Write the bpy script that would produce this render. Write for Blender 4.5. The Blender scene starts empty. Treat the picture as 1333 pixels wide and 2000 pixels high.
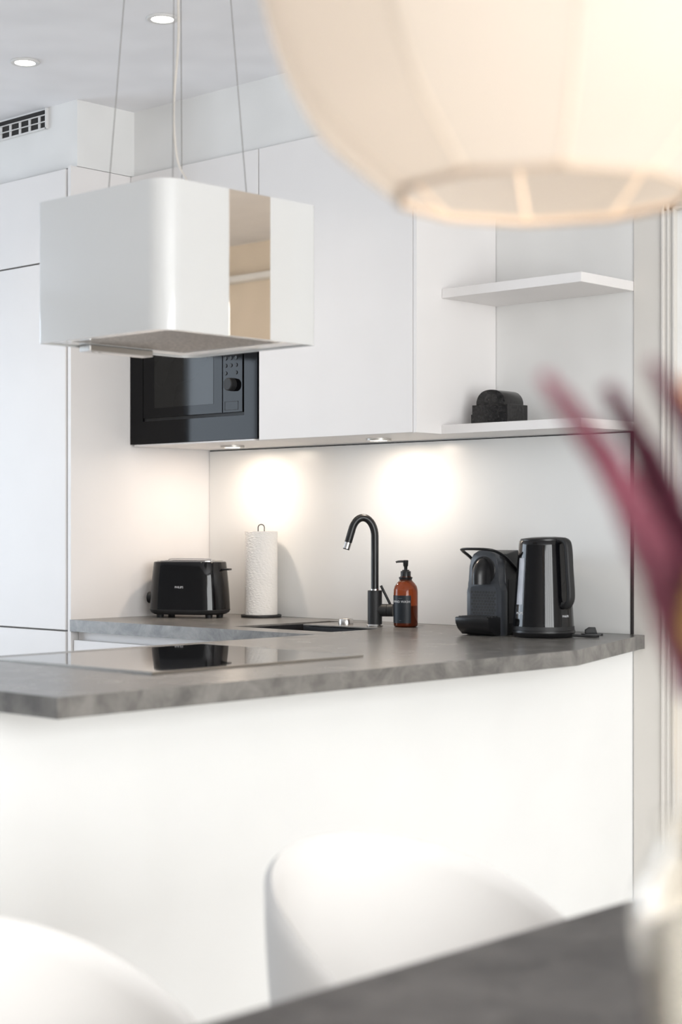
import bpy, bmesh, math, random
from mathutils import Vector, Matrix
random.seed(7)
PI = math.pi
SC = bpy.context.scene
COL = SC.collection

# ------------------------------------------------------------------ camera
cam_d = bpy.data.cameras.new('camera')
cam = bpy.data.objects.new('camera', cam_d)
COL.objects.link(cam)
SC.camera = cam
cam.location = (4.235, -3.857, 1.20)
cam.rotation_euler = (PI / 2, 0, math.radians(43.24))
cam_d.sensor_fit = 'VERTICAL'
cam_d.sensor_height = 36.0
cam_d.sensor_width = 24.0
cam_d.lens = 59.02
cam_d.shift_y = 0.015
cam_d.clip_start = 0.05
cam_d.dof.use_dof = True
cam_d.dof.focus_distance = 4.95
cam_d.dof.aperture_fstop = 3.4

# ------------------------------------------------------------------ world, daylight, exposure
world = bpy.data.worlds.new('world')
SC.world = world
world.use_nodes = True
bg = world.node_tree.nodes['Background']
bg.inputs[0].default_value = (0.80, 0.88, 1.0, 1)
bg.inputs[1].default_value = 1.0

def area(name, loc, rot, sx, sy, power, col):
    d = bpy.data.lights.new(name, 'AREA')
    d.shape = 'RECTANGLE'; d.size = sx; d.size_y = sy
    d.energy = power; d.color = col
    o = bpy.data.objects.new(name, d)
    o.location = loc; o.rotation_euler = rot
    COL.objects.link(o)
    return o

# daylight entering through the two glazed walls of the room (just outside the glass)
area('daylight_side', (6.85, -3.7, 1.25), (0, PI / 2, 0), 2.3, 4.4, 192, (1.0, 0.985, 0.965))
area('daylight_far', (-4.25, -3.3, 1.35), (0, -PI / 2, 0), 2.1, 3.4, 86, (0.78, 0.88, 1.0))

SC.view_settings.view_transform = 'Standard'
SC.view_settings.look = 'None'
SC.view_settings.gamma = 1.0
SC.view_settings.use_curve_mapping = False
SC.view_settings.exposure = 0.79
SC.cycles.diffuse_bounces = 4
SC.cycles.glossy_bounces = 3
SC.cycles.transmission_bounces = 6
SC.cycles.max_bounces = 8
SC.cycles.adaptive_threshold = 0.03
SC.cycles.sample_clamp_indirect = 6.0
SC.cycles.caustics_reflective = False
SC.cycles.caustics_refractive = False

# ------------------------------------------------------------------ materials
MATS = {}
def M(name, col, rough=0.5, metal=0.0, var=0.03, scale=6.0, bump=0.0, bscale=None, spec=0.5, trans=0.0, ior=1.45,
      emit=None, estr=0.0, coat=0.0, stretch=None):
    m = bpy.data.materials.new(name)
    m.use_nodes = True
    nt = m.node_tree
    b = nt.nodes['Principled BSDF']
    tc = nt.nodes.new('ShaderNodeTexCoord')
    mp = nt.nodes.new('ShaderNodeMapping')
    nt.links.new(tc.outputs['Object'], mp.inputs['Vector'])
    if stretch: mp.inputs['Scale'].default_value = stretch
    n = nt.nodes.new('ShaderNodeTexNoise')
    n.inputs['Scale'].default_value = scale
    n.inputs['Detail'].default_value = 1
    nt.links.new(mp.outputs[0], n.inputs['Vector'])
    r = nt.nodes.new('ShaderNodeValToRGB')
    r.color_ramp.elements[0].position = 0.3
    r.color_ramp.elements[1].position = 0.7
    r.color_ramp.elements[0].color = [max(0, c * (1 - var)) for c in col[:3]] + [1]
    r.color_ramp.elements[1].color = [min(1, c * (1 + var)) for c in col[:3]] + [1]
    nt.links.new(n.outputs['Fac'], r.inputs[0])
    nt.links.new(r.outputs[0], b.inputs['Base Color'])
    b.inputs['Roughness'].default_value = rough
    b.inputs['Metallic'].default_value = metal
    b.inputs['Specular IOR Level'].default_value = spec
    b.inputs['IOR'].default_value = ior
    b.inputs['Transmission Weight'].default_value = trans
    b.inputs['Coat Weight'].default_value = coat
    b.inputs['Coat Roughness'].default_value = 0.03
    if emit:
        b.inputs['Emission Color'].default_value = (*emit, 1)
        b.inputs['Emission Strength'].default_value = estr
    if bump > 0:
        n2 = nt.nodes.new('ShaderNodeTexNoise')
        n2.inputs['Scale'].default_value = bscale or scale * 8
        n2.inputs['Detail'].default_value = 1
        nt.links.new(mp.outputs[0], n2.inputs['Vector'])
        bp = nt.nodes.new('ShaderNodeBump')
        bp.inputs['Strength'].default_value = bump
        bp.inputs['Distance'].default_value = 0.002
        nt.links.new(n2.outputs['Fac'], bp.inputs['Height'])
        nt.links.new(bp.outputs[0], b.inputs['Normal'])
    MATS[name] = m
    return m

def concrete(name, dark, light, rough):
    m = M(name, light, rough, scale=5, bump=0.15, bscale=60)
    nt = m.node_tree
    b = nt.nodes['Principled BSDF']
    tc = nt.nodes.new('ShaderNodeTexCoord')
    n1 = nt.nodes.new('ShaderNodeTexNoise'); n1.inputs['Scale'].default_value = 13; n1.inputs['Detail'].default_value = 6; n1.inputs['Roughness'].default_value = 0.68
    n1.inputs['Distortion'].default_value = 0.6
    nt.links.new(tc.outputs['Object'], n1.inputs['Vector'])
    r = nt.nodes.new('ShaderNodeValToRGB')
    r.color_ramp.elements[0].position = 0.36; r.color_ramp.elements[1].position = 0.66
    r.color_ramp.elements[0].color = (*dark, 1); r.color_ramp.elements[1].color = (*light, 1)
    nt.links.new(n1.outputs['Fac'], r.inputs[0])
    nt.links.new(r.outputs[0], b.inputs['Base Color'])
    return m

M('wall_paint', (0.80, 0.795, 0.785), 0.85)
M('ceiling_paint', (0.86, 0.855, 0.875), 0.9)
M('front_paint', (0.30, 0.29, 0.28), 0.85)
M('hall_paint', (0.78, 0.68, 0.56), 0.85)
M('floor_wood', (0.72, 0.68, 0.63), 0.45, var=0.18, scale=4, stretch=(1, 9, 1))
M('cabinet_white', (0.83, 0.805, 0.795), 0.38, var=0.01, spec=0.4)
M('panel_white', (0.95, 0.95, 0.94), 0.6, var=0.01, spec=0.3)
M('cabinet_inner', (0.55, 0.53, 0.51), 0.7)
M('dark_gap', (0.04, 0.04, 0.04), 0.8)
M('splash_white', (0.84, 0.84, 0.83), 0.28, var=0.01)
concrete('worktop_stone', (0.118, 0.114, 0.109), (0.245, 0.233, 0.219), 0.27)
MATS['worktop_stone'].node_tree.nodes['Principled BSDF'].inputs['Specular IOR Level'].default_value = 0.58
concrete('table_stone', (0.055, 0.051, 0.049), (0.116, 0.108, 0.103), 0.5)
M('hood_white', (0.66, 0.66, 0.655), 0.22, var=0.005, coat=0.6)
M('mirror_bronze', (0.86, 0.80, 0.73), 0.02, metal=1.0, var=0.005)
M('steel', (0.62, 0.61, 0.60), 0.25, metal=1.0)
M('steel_dark', (0.42, 0.40, 0.38), 0.35, metal=1.0)
M('filter_mesh', (0.50, 0.46, 0.42), 0.4, metal=0.8, var=0.25, scale=160)
M('cable_steel', (0.35, 0.34, 0.33), 0.4, metal=0.7)
M('cable_clear', (0.62, 0.58, 0.53), 0.25)
M('black_gloss', (0.004, 0.004, 0.005), 0.07, var=0.1)
M('black_plastic', (0.012, 0.012, 0.013), 0.32, var=0.1)
M('black_matte', (0.018, 0.018, 0.019), 0.5, var=0.1, bump=0.1, bscale=300)
M('charcoal_plastic', (0.045, 0.045, 0.046), 0.42, var=0.08)
M('machine_window_tint', (0.050, 0.054, 0.062), 0.34, var=0.05)  # charcoal lightened towards blue: the window's reflection is put into the colour
M('oven_glass', (0.004, 0.004, 0.005), 0.03, var=0.1, spec=0.17)
M('oven_window', (0.010, 0.010, 0.0095), 0.04, var=0.1, spec=0.26)
M('cooktop_glass', (0.01, 0.01, 0.011), 0.025, var=0.1, ior=1.52)
M('steel_rim', (0.55, 0.53, 0.50), 0.3, metal=1.0)
M('sink_composite', (0.015, 0.015, 0.017), 0.45, var=0.2, scale=90)
M('ledge_composite', (0.10, 0.095, 0.09), 0.4, var=0.2, scale=90)
M('amber_glass', (0.42, 0.085, 0.025), 0.04, trans=0.8, ior=1.4, var=0.05)
M('soap', (0.20, 0.04, 0.015), 0.2, trans=0.35)
M('trim_dark', (0.055, 0.05, 0.05), 0.4, metal=0.3)
M('label_black', (0.012, 0.016, 0.022), 0.45)
M('print_white', (0.75, 0.76, 0.78), 0.5)
M('print_grey', (0.30, 0.33, 0.37), 0.5)
M('paper', (0.86, 0.84, 0.81), 0.95, var=0.02, bump=0.9, bscale=130, stretch=(1, 1, 2.2))
M('granite_black', (0.012, 0.011, 0.011), 0.22, var=0.9, scale=120)
M('water_window', (0.42, 0.43, 0.47), 0.35, var=0.1, scale=30)
M('fabric_rim', (0.52, 0.40, 0.30), 0.9)
M('rib_cream', (0.74, 0.62, 0.50), 0.9)
M('vent_white', (0.72, 0.71, 0.70), 0.6)
M('vent_shade', (0.035, 0.033, 0.032), 0.9)
M('lens_glow', (1, 1, 1), 0.4, emit=(1.0, 0.93, 0.82), estr=7.0)
M('ring_white', (0.68, 0.67, 0.66), 0.4)
M('ring_steel', (0.62, 0.60, 0.57), 0.35, metal=0.6)
M('chair_shell', (0.69, 0.67, 0.65), 0.75, var=0.015, bump=0.05)
M('chair_leg', (0.60, 0.46, 0.31), 0.5, var=0.12, stretch=(6, 6, 1))
M('plume_wine', (0.17, 0.036, 0.066), 0.9, var=0.45, scale=18)
M('plume_rose', (0.29, 0.095, 0.13), 0.9, var=0.35, scale=18)
M('plume_cream', (0.78, 0.68, 0.60), 0.9, var=0.1, scale=18)
M('plume_peach', (0.80, 0.50, 0.32), 0.9, var=0.15, scale=18)
M('plume_mustard', (0.68, 0.43, 0.16), 0.9, var=0.2, scale=18)
M('stem_tan', (0.55, 0.42, 0.26), 0.8, var=0.2, scale=12)
M('vase_glass', (1.0, 0.96, 0.90), 0.02, trans=1.0, ior=1.45, var=0.01)
M('bulb_glow', (1, 1, 1), 0.5, emit=(1.0, 0.78, 0.52), estr=6.0)
M('door_white', (0.74, 0.71, 0.67), 0.5, var=0.01)
M('window_frame', (0.72, 0.72, 0.72), 0.5)

def pane_mat():
    m = bpy.data.materials.new('pane_glass'); m.use_nodes = True
    nt = m.node_tree; nt.nodes.remove(nt.nodes['Principled BSDF'])
    tr = nt.nodes.new('ShaderNodeBsdfTransparent'); tr.inputs[0].default_value = (0.97, 0.98, 0.98, 1)
    gl = nt.nodes.new('ShaderNodeBsdfGlossy'); gl.inputs['Roughness'].default_value = 0.02
    mx = nt.nodes.new('ShaderNodeMixShader'); mx.inputs[0].default_value = 0.06
    nt.links.new(tr.outputs[0], mx.inputs[1]); nt.links.new(gl.outputs[0], mx.inputs[2])
    nt.links.new(mx.outputs[0], nt.nodes['Material Output'].inputs['Surface'])
    MATS['pane_glass'] = m
pane_mat()

def fabric_mat():
    m = bpy.data.materials.new('shade_fabric')
    m.use_nodes = True
    nt = m.node_tree
    nt.nodes.remove(nt.nodes['Principled BSDF'])
    out = nt.nodes['Material Output']
    d = nt.nodes.new('ShaderNodeBsdfDiffuse'); t = nt.nodes.new('ShaderNodeBsdfTranslucent')
    mix = nt.nodes.new('ShaderNodeMixShader'); mix.inputs[0].default_value = 0.52
    tc = nt.nodes.new('ShaderNodeTexCoord')
    w = nt.nodes.new('ShaderNodeTexWave'); w.inputs['Scale'].default_value = 22; w.inputs['Distortion'].default_value = 0.4
    w.bands_direction = 'X'
    nt.links.new(tc.outputs['UV'], w.inputs['Vector'])
    r = nt.nodes.new('ShaderNodeValToRGB')
    r.color_ramp.elements[0].color = (0.455, 0.425, 0.39, 1); r.color_ramp.elements[1].color = (0.505, 0.47, 0.435, 1)
    nt.links.new(w.outputs['Fac'], r.inputs[0])
    nt.links.new(r.outputs[0], d.inputs[0]); nt.links.new(r.outputs[0], t.inputs[0])
    bp = nt.nodes.new('ShaderNodeBump'); bp.inputs['Strength'].default_value = 0.25; bp.inputs['Distance'].default_value = 0.002
    nt.links.new(w.outputs['Fac'], bp.inputs['Height']); nt.links.new(bp.outputs[0], d.inputs['Normal'])
    nt.links.new(d.outputs[0], mix.inputs[1]); nt.links.new(t.outputs[0], mix.inputs[2])
    nt.links.new(mix.outputs[0], out.inputs['Surface'])
    MATS['shade_fabric'] = m
fabric_mat()

# ------------------------------------------------------------------ mesh helpers
def NB(): return bmesh.new()

def box(bm, x0, x1, y0, y1, z0, z1, bev=0.0, seg=2):
    vs = [bm.verts.new((x, y, z)) for z in (z0, z1) for y in (y0, y1) for x in (x0, x1)]
    fs = [(0, 2, 3, 1), (4, 5, 7, 6), (0, 1, 5, 4), (2, 6, 7, 3), (0, 4, 6, 2), (1, 3, 7, 5)]
    faces = [bm.faces.new([vs[i] for i in f]) for f in fs]
    if bev > 0:
        es = list({e for f in faces for e in f.edges})
        bmesh.ops.bevel(bm, geom=es, offset=bev, segments=seg, profile=0.5, affect='EDGES')
    return bm

def prism(bm, poly, a0, a1, plane='xy', bev=0.0, seg=2):
    """extrude a 2D outline: plane xy -> along z, xz -> along y, yz -> along x"""
    def P(u, v, w):
        return {'xy': (u, v, w), 'xz': (u, w, v), 'yz': (w, u, v)}[plane]
    lo = [bm.verts.new(P(u, v, a0)) for u, v in poly]
    hi = [bm.verts.new(P(u, v, a1)) for u, v in poly]
    n = len(poly)
    caps = [bm.faces.new(lo[::-1]), bm.faces.new(hi)]
    for i in range(n):
        bm.faces.new((lo[i], lo[(i + 1) % n], hi[(i + 1) % n], hi[i]))
    if bev > 0:
        es = list({e for f in caps for e in f.edges})
        bmesh.ops.bevel(bm, geom=es, offset=bev, segments=seg, profile=0.5, affect='EDGES')
    bmesh.ops.recalc_face_normals(bm, faces=bm.faces)
    return bm

def rrect(x0, x1, y0, y1, r, n=6):
    if not isinstance(r, (list, tuple)): r = [r] * 4      # corners: (x1,y1),(x0,y1),(x0,y0),(x1,y0)
    pts = []
    for (cx, cy, a, q) in ((x1, y1, 0, r[0]), (x0, y1, 90, r[1]), (x0, y0, 180, r[2]), (x1, y0, 270, r[3])):
        sx = -1 if cx == x1 else 1; sy = -1 if cy == y1 else 1
        if q <= 0:
            pts.append((cx, cy)); continue
        for i in range(n + 1):
            t = math.radians(a + 90 * i / n)
            pts.append((cx + sx * q + q * math.cos(t), cy + sy * q + q * math.sin(t)))
    return pts

def lathe(bm, prof, n=32, c=(0, 0, 0), mat=None, sx=1.0, sy=1.0):
    rings = []
    for r, z in prof:
        if r < 1e-6:
            rings.append([bm.verts.new((0, 0, z))])
        else:
            rings.append([bm.verts.new((sx * r * math.cos(2 * PI * i / n), sy * r * math.sin(2 * PI * i / n), z)) for i in range(n)])
    for a, b in zip(rings, rings[1:]):
        for i in range(n):
            j = (i + 1) % n
            if len(a) == 1 and len(b) == 1: continue
            if len(a) == 1: bm.faces.new((a[0], b[j], b[i]))
            elif len(b) == 1: bm.faces.new((a[i], a[j], b[0]))
            else: bm.faces.new((a[i], a[j], b[j], b[i]))
    vs = [v for r in rings for v in r]
    if mat is not None: bmesh.ops.transform(bm, matrix=mat, verts=vs)
    bmesh.ops.translate(bm, vec=c, verts=vs)
    return bm

def tube(bm, pts, r, n=12, cap=True, flat=1.0):
    pts = [Vector(p) for p in pts]
    rs = r if isinstance(r, (list, tuple)) else [r] * len(pts)
    up = Vector((0, 0, 1))
    t0 = (pts[1] - pts[0]).normalized()
    if abs(t0.dot(up)) > 0.95: up = Vector((0, 1, 0))
    nrm = (up - t0 * up.dot(t0)).normalized()
    rings = []
    for i, p in enumerate(pts):
        t = (pts[min(i + 1, len(pts) - 1)] - pts[max(i - 1, 0)]).normalized()
        nrm = (nrm - t * nrm.dot(t)).normalized()
        bi = t.cross(nrm)
        rings.append([bm.verts.new(p + nrm * (rs[i] * flat * math.cos(2 * PI * k / n)) + bi * (rs[i] * math.sin(2 * PI * k / n))) for k in range(n)])
    for a, b in zip(rings, rings[1:]):
        for k in range(n):
            bm.faces.new((a[k], a[(k + 1) % n], b[(k + 1) % n], b[k]))
    if cap:
        bm.faces.new(rings[0][::-1]); bm.faces.new(rings[-1])
    return bm

def spline(pts, n=8):
    """Catmull-Rom through the points"""
    P = [Vector(p) for p in pts]
    P = [P[0] * 2 - P[1]] + P + [P[-1] * 2 - P[-2]]
    out = []
    for i in range(1, len(P) - 2):
        for k in range(n):
            t = k / n
            a, b, c, d = P[i - 1], P[i], P[i + 1], P[i + 2]
            out.append(0.5 * ((2 * b) + (c - a) * t + (2 * a - 5 * b + 4 * c - d) * t * t + (3 * b - a - 3 * c + d) * t ** 3))
    out.append(P[-2].copy())
    return out

def obj(name, bm, mat, parent=None, smooth=False, loc=None, rz=None, angle=35):
    bmesh.ops.recalc_face_normals(bm, faces=bm.faces)
    me = bpy.data.meshes.new(name)
    bm.to_mesh(me); bm.free()
    me.materials.append(MATS[mat])
    if smooth:
        for p in me.polygons: p.use_smooth = True
        try: me.set_sharp_from_angle(angle=math.radians(angle))
        except Exception: pass
    o = bpy.data.objects.new(name, me)
    COL.objects.link(o)
    if parent: o.parent = parent
    if loc: o.location = loc
    if rz: o.rotation_euler = (0, 0, rz)
    return o

def tag(o, label, cat, group=None):
    o['label'] = label; o['category'] = cat
    if group: o['group'] = group
    return o

def thing(name, label, cat, loc=(0, 0, 0), rz=0, group=None):
    o = bpy.data.objects.new(name, None)
    o.empty_display_size = 0.05
    o.location = loc; o.rotation_euler = (0, 0, rz)
    COL.objects.link(o)
    return tag(o, label, cat, group)

def struct(name, bm, mat, parent=None, smooth=False):
    o = obj(name, bm, mat, parent, smooth)
    if parent is None: o['kind'] = 'structure'
    return o

def copy_tree(o, parent=None):
    c = o.copy(); COL.objects.link(c); c.parent = parent
    for ch in list(o.children): copy_tree(ch, c)
    return c

def text_bm(s, size, extrude, spacing=1.0, bend=None):
    cu = bpy.data.curves.new('lettering', 'FONT')
    cu.body = s; cu.size = size; cu.extrude = extrude; cu.resolution_u = 2
    cu.align_x = 'CENTER'; cu.align_y = 'CENTER'; cu.space_character = spacing
    o = bpy.data.objects.new('lettering', cu)
    COL.objects.link(o)
    bpy.context.view_layer.update()
    me = bpy.data.meshes.new_from_object(o)
    bpy.data.objects.remove(o); bpy.data.curves.remove(cu)
    bm = bmesh.new(); bm.from_mesh(me); bpy.data.meshes.remove(me)
    return bm

def text_on_plane(s, size, center, right, up, normal, parent, mat, name='lettering', spacing=1.0):
    bm = text_bm(s, size, 0.0003, spacing)
    R = Matrix((Vector(right), Vector(up), Vector(normal))).transposed()
    bmesh.ops.transform(bm, matrix=R.to_4x4(), verts=bm.verts)
    bmesh.ops.translate(bm, vec=center, verts=bm.verts)
    return obj(name, bm, mat, parent)

def text_on_cyl(s, size, rad, az, z, parent, mat, name='lettering', spacing=1.0, slope=0.0):
    bm = text_bm(s, size, 0.0003, spacing)
    for v in bm.verts:
        r = rad + slope * v.co.y + v.co.z
        a = az + v.co.x / rad
        v.co = Vector((r * math.cos(a), r * math.sin(a), z + v.co.y))
    return obj(name, bm, mat, parent)

def spot(name, loc, power, col, angle, blend, parent=None, rot=(0, 0, 0), size=0.02):
    d = bpy.data.lights.new(name, 'SPOT')
    d.energy = power; d.color = col; d.spot_size = math.radians(angle); d.spot_blend = blend; d.shadow_soft_size = size
    o = bpy.data.objects.new(name, d); o.location = loc; o.rotation_euler = rot
    COL.objects.link(o)
    if parent: o.parent = parent
    return o

def disc(name, loc, power, col, size, parent):
    d = bpy.data.lights.new(name, 'AREA')
    d.shape = 'DISK'; d.size = size; d.energy = power; d.color = col
    o = bpy.data.objects.new(name, d); o.location = loc
    COL.objects.link(o); o.parent = parent
    return o

def point(name, loc, power, col, size, parent=None):
    d = bpy.data.lights.new(name, 'POINT')
    d.energy = power; d.color = col; d.shadow_soft_size = size
    o = bpy.data.objects.new(name, d); o.location = loc
    COL.objects.link(o)
    if parent: o.parent = parent
    return o

# ------------------------------------------------------------------ the room
CEIL = 2.55
WT = 0.91          # worktop height
struct('floor', box(NB(), -4.1, 6.7, -6.7, 2.1, -0.05, 0.0), 'floor_wood')
struct('ceiling', box(NB(), -4.1, 6.7, -6.7, 2.1, CEIL, CEIL + 0.1), 'ceiling_paint')

bm = NB()
box(bm, -4.1, 1.83, 0.0, 0.12, 0, CEIL)
box(bm, 1.83, 2.65, 0.0, 0.12, 2.05, CEIL)
box(bm, 2.65, 2.80, 0.0, 0.12, 0, CEIL)
struct('wall_back', bm, 'wall_paint')
struct('wall_front', box(NB(), -4.1, 6.7, -6.7, -6.6, 0, CEIL), 'front_paint')
bm = NB()
box(bm, -4.1, -4.0, -6.6, 0.0, 0, 0.3); box(bm, -4.1, -4.0, -6.6, 0.0, 2.4, CEIL)
box(bm, -4.1, -4.0, -6.6, -5.0, 0.3, 2.4); box(bm, -4.1, -4.0, -1.6, 0.0, 0.3, 2.4)
struct('wall_left', bm, 'wall_paint')
bm = NB()
box(bm, 6.6, 6.7, -6.6, 2.0, 0, 0.1); box(bm, 6.6, 6.7, -6.6, 2.0, 2.4, CEIL)
box(bm, 6.6, 6.7, -6.6, -5.9, 0.1, 2.4); box(bm, 6.6, 6.7, -1.5, 2.0, 0.1, 2.4)
struct('wall_right', bm, 'wall_paint')
struct('wall_hall', box(NB(), 2.68, 6.7, 1.66, 1.76, 0, CEIL), 'hall_paint')
struct('wall_hall_left', box(NB(), 2.70, 2.80, 0.12, 1.66, 0, CEIL), 'hall_paint')
struct('trim_1', box(NB(), 2.80, 6.6, 1.60, 1.66, 2.365, 2.395, 0.004), 'wall_paint')  # white rail on the tan wall, its colour standing in for a lit band
# solid niche beside the fitted kitchen
struct('wall_niche', box(NB(), -4.0, -0.628, -0.60, 0.0, 0, CEIL), 'wall_paint')
# boxed-in strip above the cabinets
struct('wall_upper_left', box(NB(), -0.628, 0.0, -0.569, 0.0, 2.340, CEIL), 'wall_paint')
struct('wall_upper_back', box(NB(), 0.0, 1.70, -0.337, 0.0, 2.342, CEIL), 'wall_paint')

def window(name, x0, x1, y0, y1, z0, z1, ny):
    fr = NB()
    box(fr, x0, x1, y0, y0 + 0.06, z0, z1); box(fr, x0, x1, y1 - 0.06, y1, z0, z1)
    box(fr, x0, x1, y0, y1, z0, z0 + 0.06); box(fr, x0, x1, y0, y1, z1 - 0.06, z1)
    w = struct(name, fr, 'window_frame')
    step = (y1 - y0) / ny
    for i in range(1, ny):
        obj('mullion', box(NB(), x0 + 0.01, x1 - 0.01, y0 + step * i - 0.035, y0 + step * i + 0.035, z0 + 0.06, z1 - 0.06), 'window_frame', w)
    xm = (x0 + x1) / 2
    for i in range(ny):
        obj('pane', box(NB(), xm - 0.003, xm + 0.003, y0 + step * i + 0.04, y0 + step * (i + 1) - 0.04, z0 + 0.06, z1 - 0.06), 'pane_glass', w)
    return w
window('window_1', 6.61, 6.69, -5.9, -1.5, 0.1, 2.4, 5)
window('window_2', -4.09, -4.01, -5.0, -1.6, 0.3, 2.4, 4)

# door with moulded casing at the right end of the back wall
dr = NB()
box(dr, 1.835, 2.645, 0.045, 0.085, 0.005, 2.045, 0.002)
door = struct('door_1', dr, 'door_white')
for (z0, z1) in ((0.15, 0.95), (1.08, 1.95)):
    obj('door_panel', box(NB(), 1.95, 2.53, 0.037, 0.05, z0, z1, 0.006), 'door_white', door)
obj('handle', tube(NB(), [(2.58, 0.045, 1.02), (2.58, -0.005, 1.02), (2.47, -0.005, 1.02)], 0.009), 'steel', door, True)
cs = NB()
prof_c = ((0.0, 0.045, 0.007), (0.0, 0.008, 0.012), (0.016, 0.024, 0.010), (0.035, 0.043, 0.013))
for (a, b, t) in prof_c:
    box(cs, 1.790 + a, 1.790 + b, -t, 0.0, 0, 2.085 - a, 0.0022, 2)
    box(cs, 2.690 - b, 2.690 - a, -t, 0.0, 0, 2.085 - a, 0.0022, 2)
    box(cs, 1.790 + a, 2.690 - a, -t, 0.0, 2.085 - b, 2.085 - a, 0.0022, 2)
struct('trim_2', cs, 'door_white')
struct('wall_back_right', box(NB(), 1.7005, 1.7895, -0.004, 0.0, 0, CEIL), 'door_white')

# ------------------------------------------------------------------ tall cabinet
t = thing('tall_cabinet', 'tall white fitted cabinet with flat doors at the left edge, below the air vent', 'cabinet', (-0.31, -0.30, 0))
def L(bm, o):                                  # world-built mesh into the local frame of a thing
    bmesh.ops.translate(bm, vec=-Vector(o.location), verts=bm.verts); return bm
obj('body', L(box(NB(), -0.622, -0.036, -0.574, -0.004, 0.08, 2.333), t), 'cabinet_inner', t)
obj('plinth', L(box(NB(), -0.622, -0.02, -0.53, -0.51, 0.0, 0.08), t), 'cabinet_white', t)
obj('end_panel', L(box(NB(), -0.016, 0.0, -0.594, -0.003, 0.0, 2.3385, 0.0008), t), 'cabinet_white', t)
obj('door', L(box(NB(), -0.622, -0.026, -0.596, -0.576, 2.049, 2.331, 0.0015), t), 'cabinet_white', t)
obj('door', L(box(NB(), -0.622, -0.026, -0.596, -0.576, 0.876, 2.044, 0.0015), t), 'cabinet_white', t)
obj('door', L(box(NB(), -0.622, -0.026, -0.596, -0.576, 0.085, 0.871, 0.0015), t), 'cabinet_white', t)

# ------------------------------------------------------------------ wall cabinets
YF = -0.354
t = thing('wall_cabinet', 'white wall cabinet that holds the built-in microwave', 'cabinet', (0.30, -0.17, 1.462))
bm = NB()
box(bm, 0.003, 0.02, -0.333, -0.016, 1.462, 2.336); box(bm, 0.58, 0.597, -0.333, -0.016, 1.462, 2.336)
box(bm, 0.02, 0.58, -0.353, -0.016, 1.462, 1.467); box(bm, 0.02, 0.58, -0.333, -0.016, 1.862, 1.878); box(bm, 0.02, 0.58, -0.333, -0.016, 2.32, 2.336)
box(bm, 0.02, 0.58, -0.02, -0.016, 1.467, 2.32)
obj('body', L(bm, t), 'cabinet_white', t)
obj('door', L(box(NB(), 0.004, 0.5975, YF, YF + 0.02, 1.866, 2.337, 0.001), t), 'cabinet_white', t)

t = thing('wall_cabinet', 'wide plain white wall cabinet door between microwave and open shelves', 'cabinet', (0.91, -0.17, 1.462))
bm = NB()
box(bm, 0.601, 1.212, -0.333, -0.016, 1.462, 2.336)
obj('body', L(bm, t), 'cabinet_white', t)
obj('door', L(box(NB(), 0.6025, 1.211, YF, YF + 0.02, 1.462, 2.337, 0.001), t), 'cabinet_white', t)
obj('end_panel', L(box(NB(), 1.2135, 1.2265, YF, -0.002, 1.461, 2.338, 0.0008), t), 'cabinet_white', t)

tag(obj('wall_shelf', box(NB(), 1.2275, 1.699, -0.247, -0.001, 1.840, 1.866, 0.001), 'cabinet_white'),
    'white floating shelf mounted empty, higher of the two beside the wall cabinet', 'shelf')
tag(obj('wall_shelf', box(NB(), 1.2275, 1.699, -0.247, -0.001, 1.461, 1.486, 0.001), 'cabinet_white'),
    'white floating shelf carrying the black arched holder, lower of the two', 'shelf')

# under-cabinet lights, recessed in the undersides
for (x, lab) in ((0.295, 'recessed round light under the microwave cabinet above the paper towel roll'),
                 (0.925, 'recessed round light under the wide wall cabinet above the black tap')):
    t = thing('cabinet_light', lab, 'light', (x, -0.175, 1.455), 0, 'warm lights under the wall cabinets')
    bm = NB(); lathe(bm, [(0.026, 0.0065), (0.026, 0.0), (0.038, 0.0), (0.038, 0.0065)], 32)
    obj('ring', bm, 'ring_steel', t, True)
    bm = NB(); lathe(bm, [(0.0, 0.001), (0.0255, 0.001), (0.0255, 0.005), (0.0, 0.005)], 32)
    obj('lens', bm, 'lens_glow', t)
    disc('lamp', (0, 0, -0.003), 0.82, (1.0, 0.83, 0.67), 0.05, t)

# ------------------------------------------------------------------ built-in microwave
t = thing('microwave', 'black glass built-in microwave in the wall cabinet behind the extractor hood', 'microwave', (0.301, YF, 1.4675))
def mw(x0, x1, y0, y1, z0, z1, b=0.0):
    return L(box(NB(), x0, x1, y0, y1, z0, z1, b), t)
obj('housing', mw(0.03, 0.57, YF + 0.02, -0.03, 1.469, 1.855), 'black_matte', t)
bm = NB()
zb, zt = 1.468, 1.860
box(bm, 0.004, 0.066, YF - 0.002, YF + 0.018, zb, zt); box(bm, 0.540, 0.5975, YF - 0.002, YF + 0.018, zb, zt)
box(bm, 0.066, 0.540, YF - 0.002, YF + 0.018, zb, 1.540); box(bm, 0.066, 0.540, YF - 0.002, YF + 0.018, 1.815, zt)
obj('frame', L(bm, t), 'oven_glass', t)
obj('vent_slot', mw(0.067, 0.5395, YF + 0.004, YF + 0.018, 1.5405, 1.5500), 'black_matte', t)
dm = obj('door', mw(0.071, 0.445, YF - 0.004, YF + 0.016, 1.550, 1.811, 0.0015), 'oven_glass', t)
obj('door_window', mw(0.126, 0.405, YF - 0.0046, YF - 0.002, 1.580, 1.785, 0.0004), 'oven_window', dm)
cp = obj('control_panel', mw(0.4465, 0.535, YF - 0.004, YF + 0.016, 1.550, 1.811, 0.0015), 'oven_glass', t)
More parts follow.
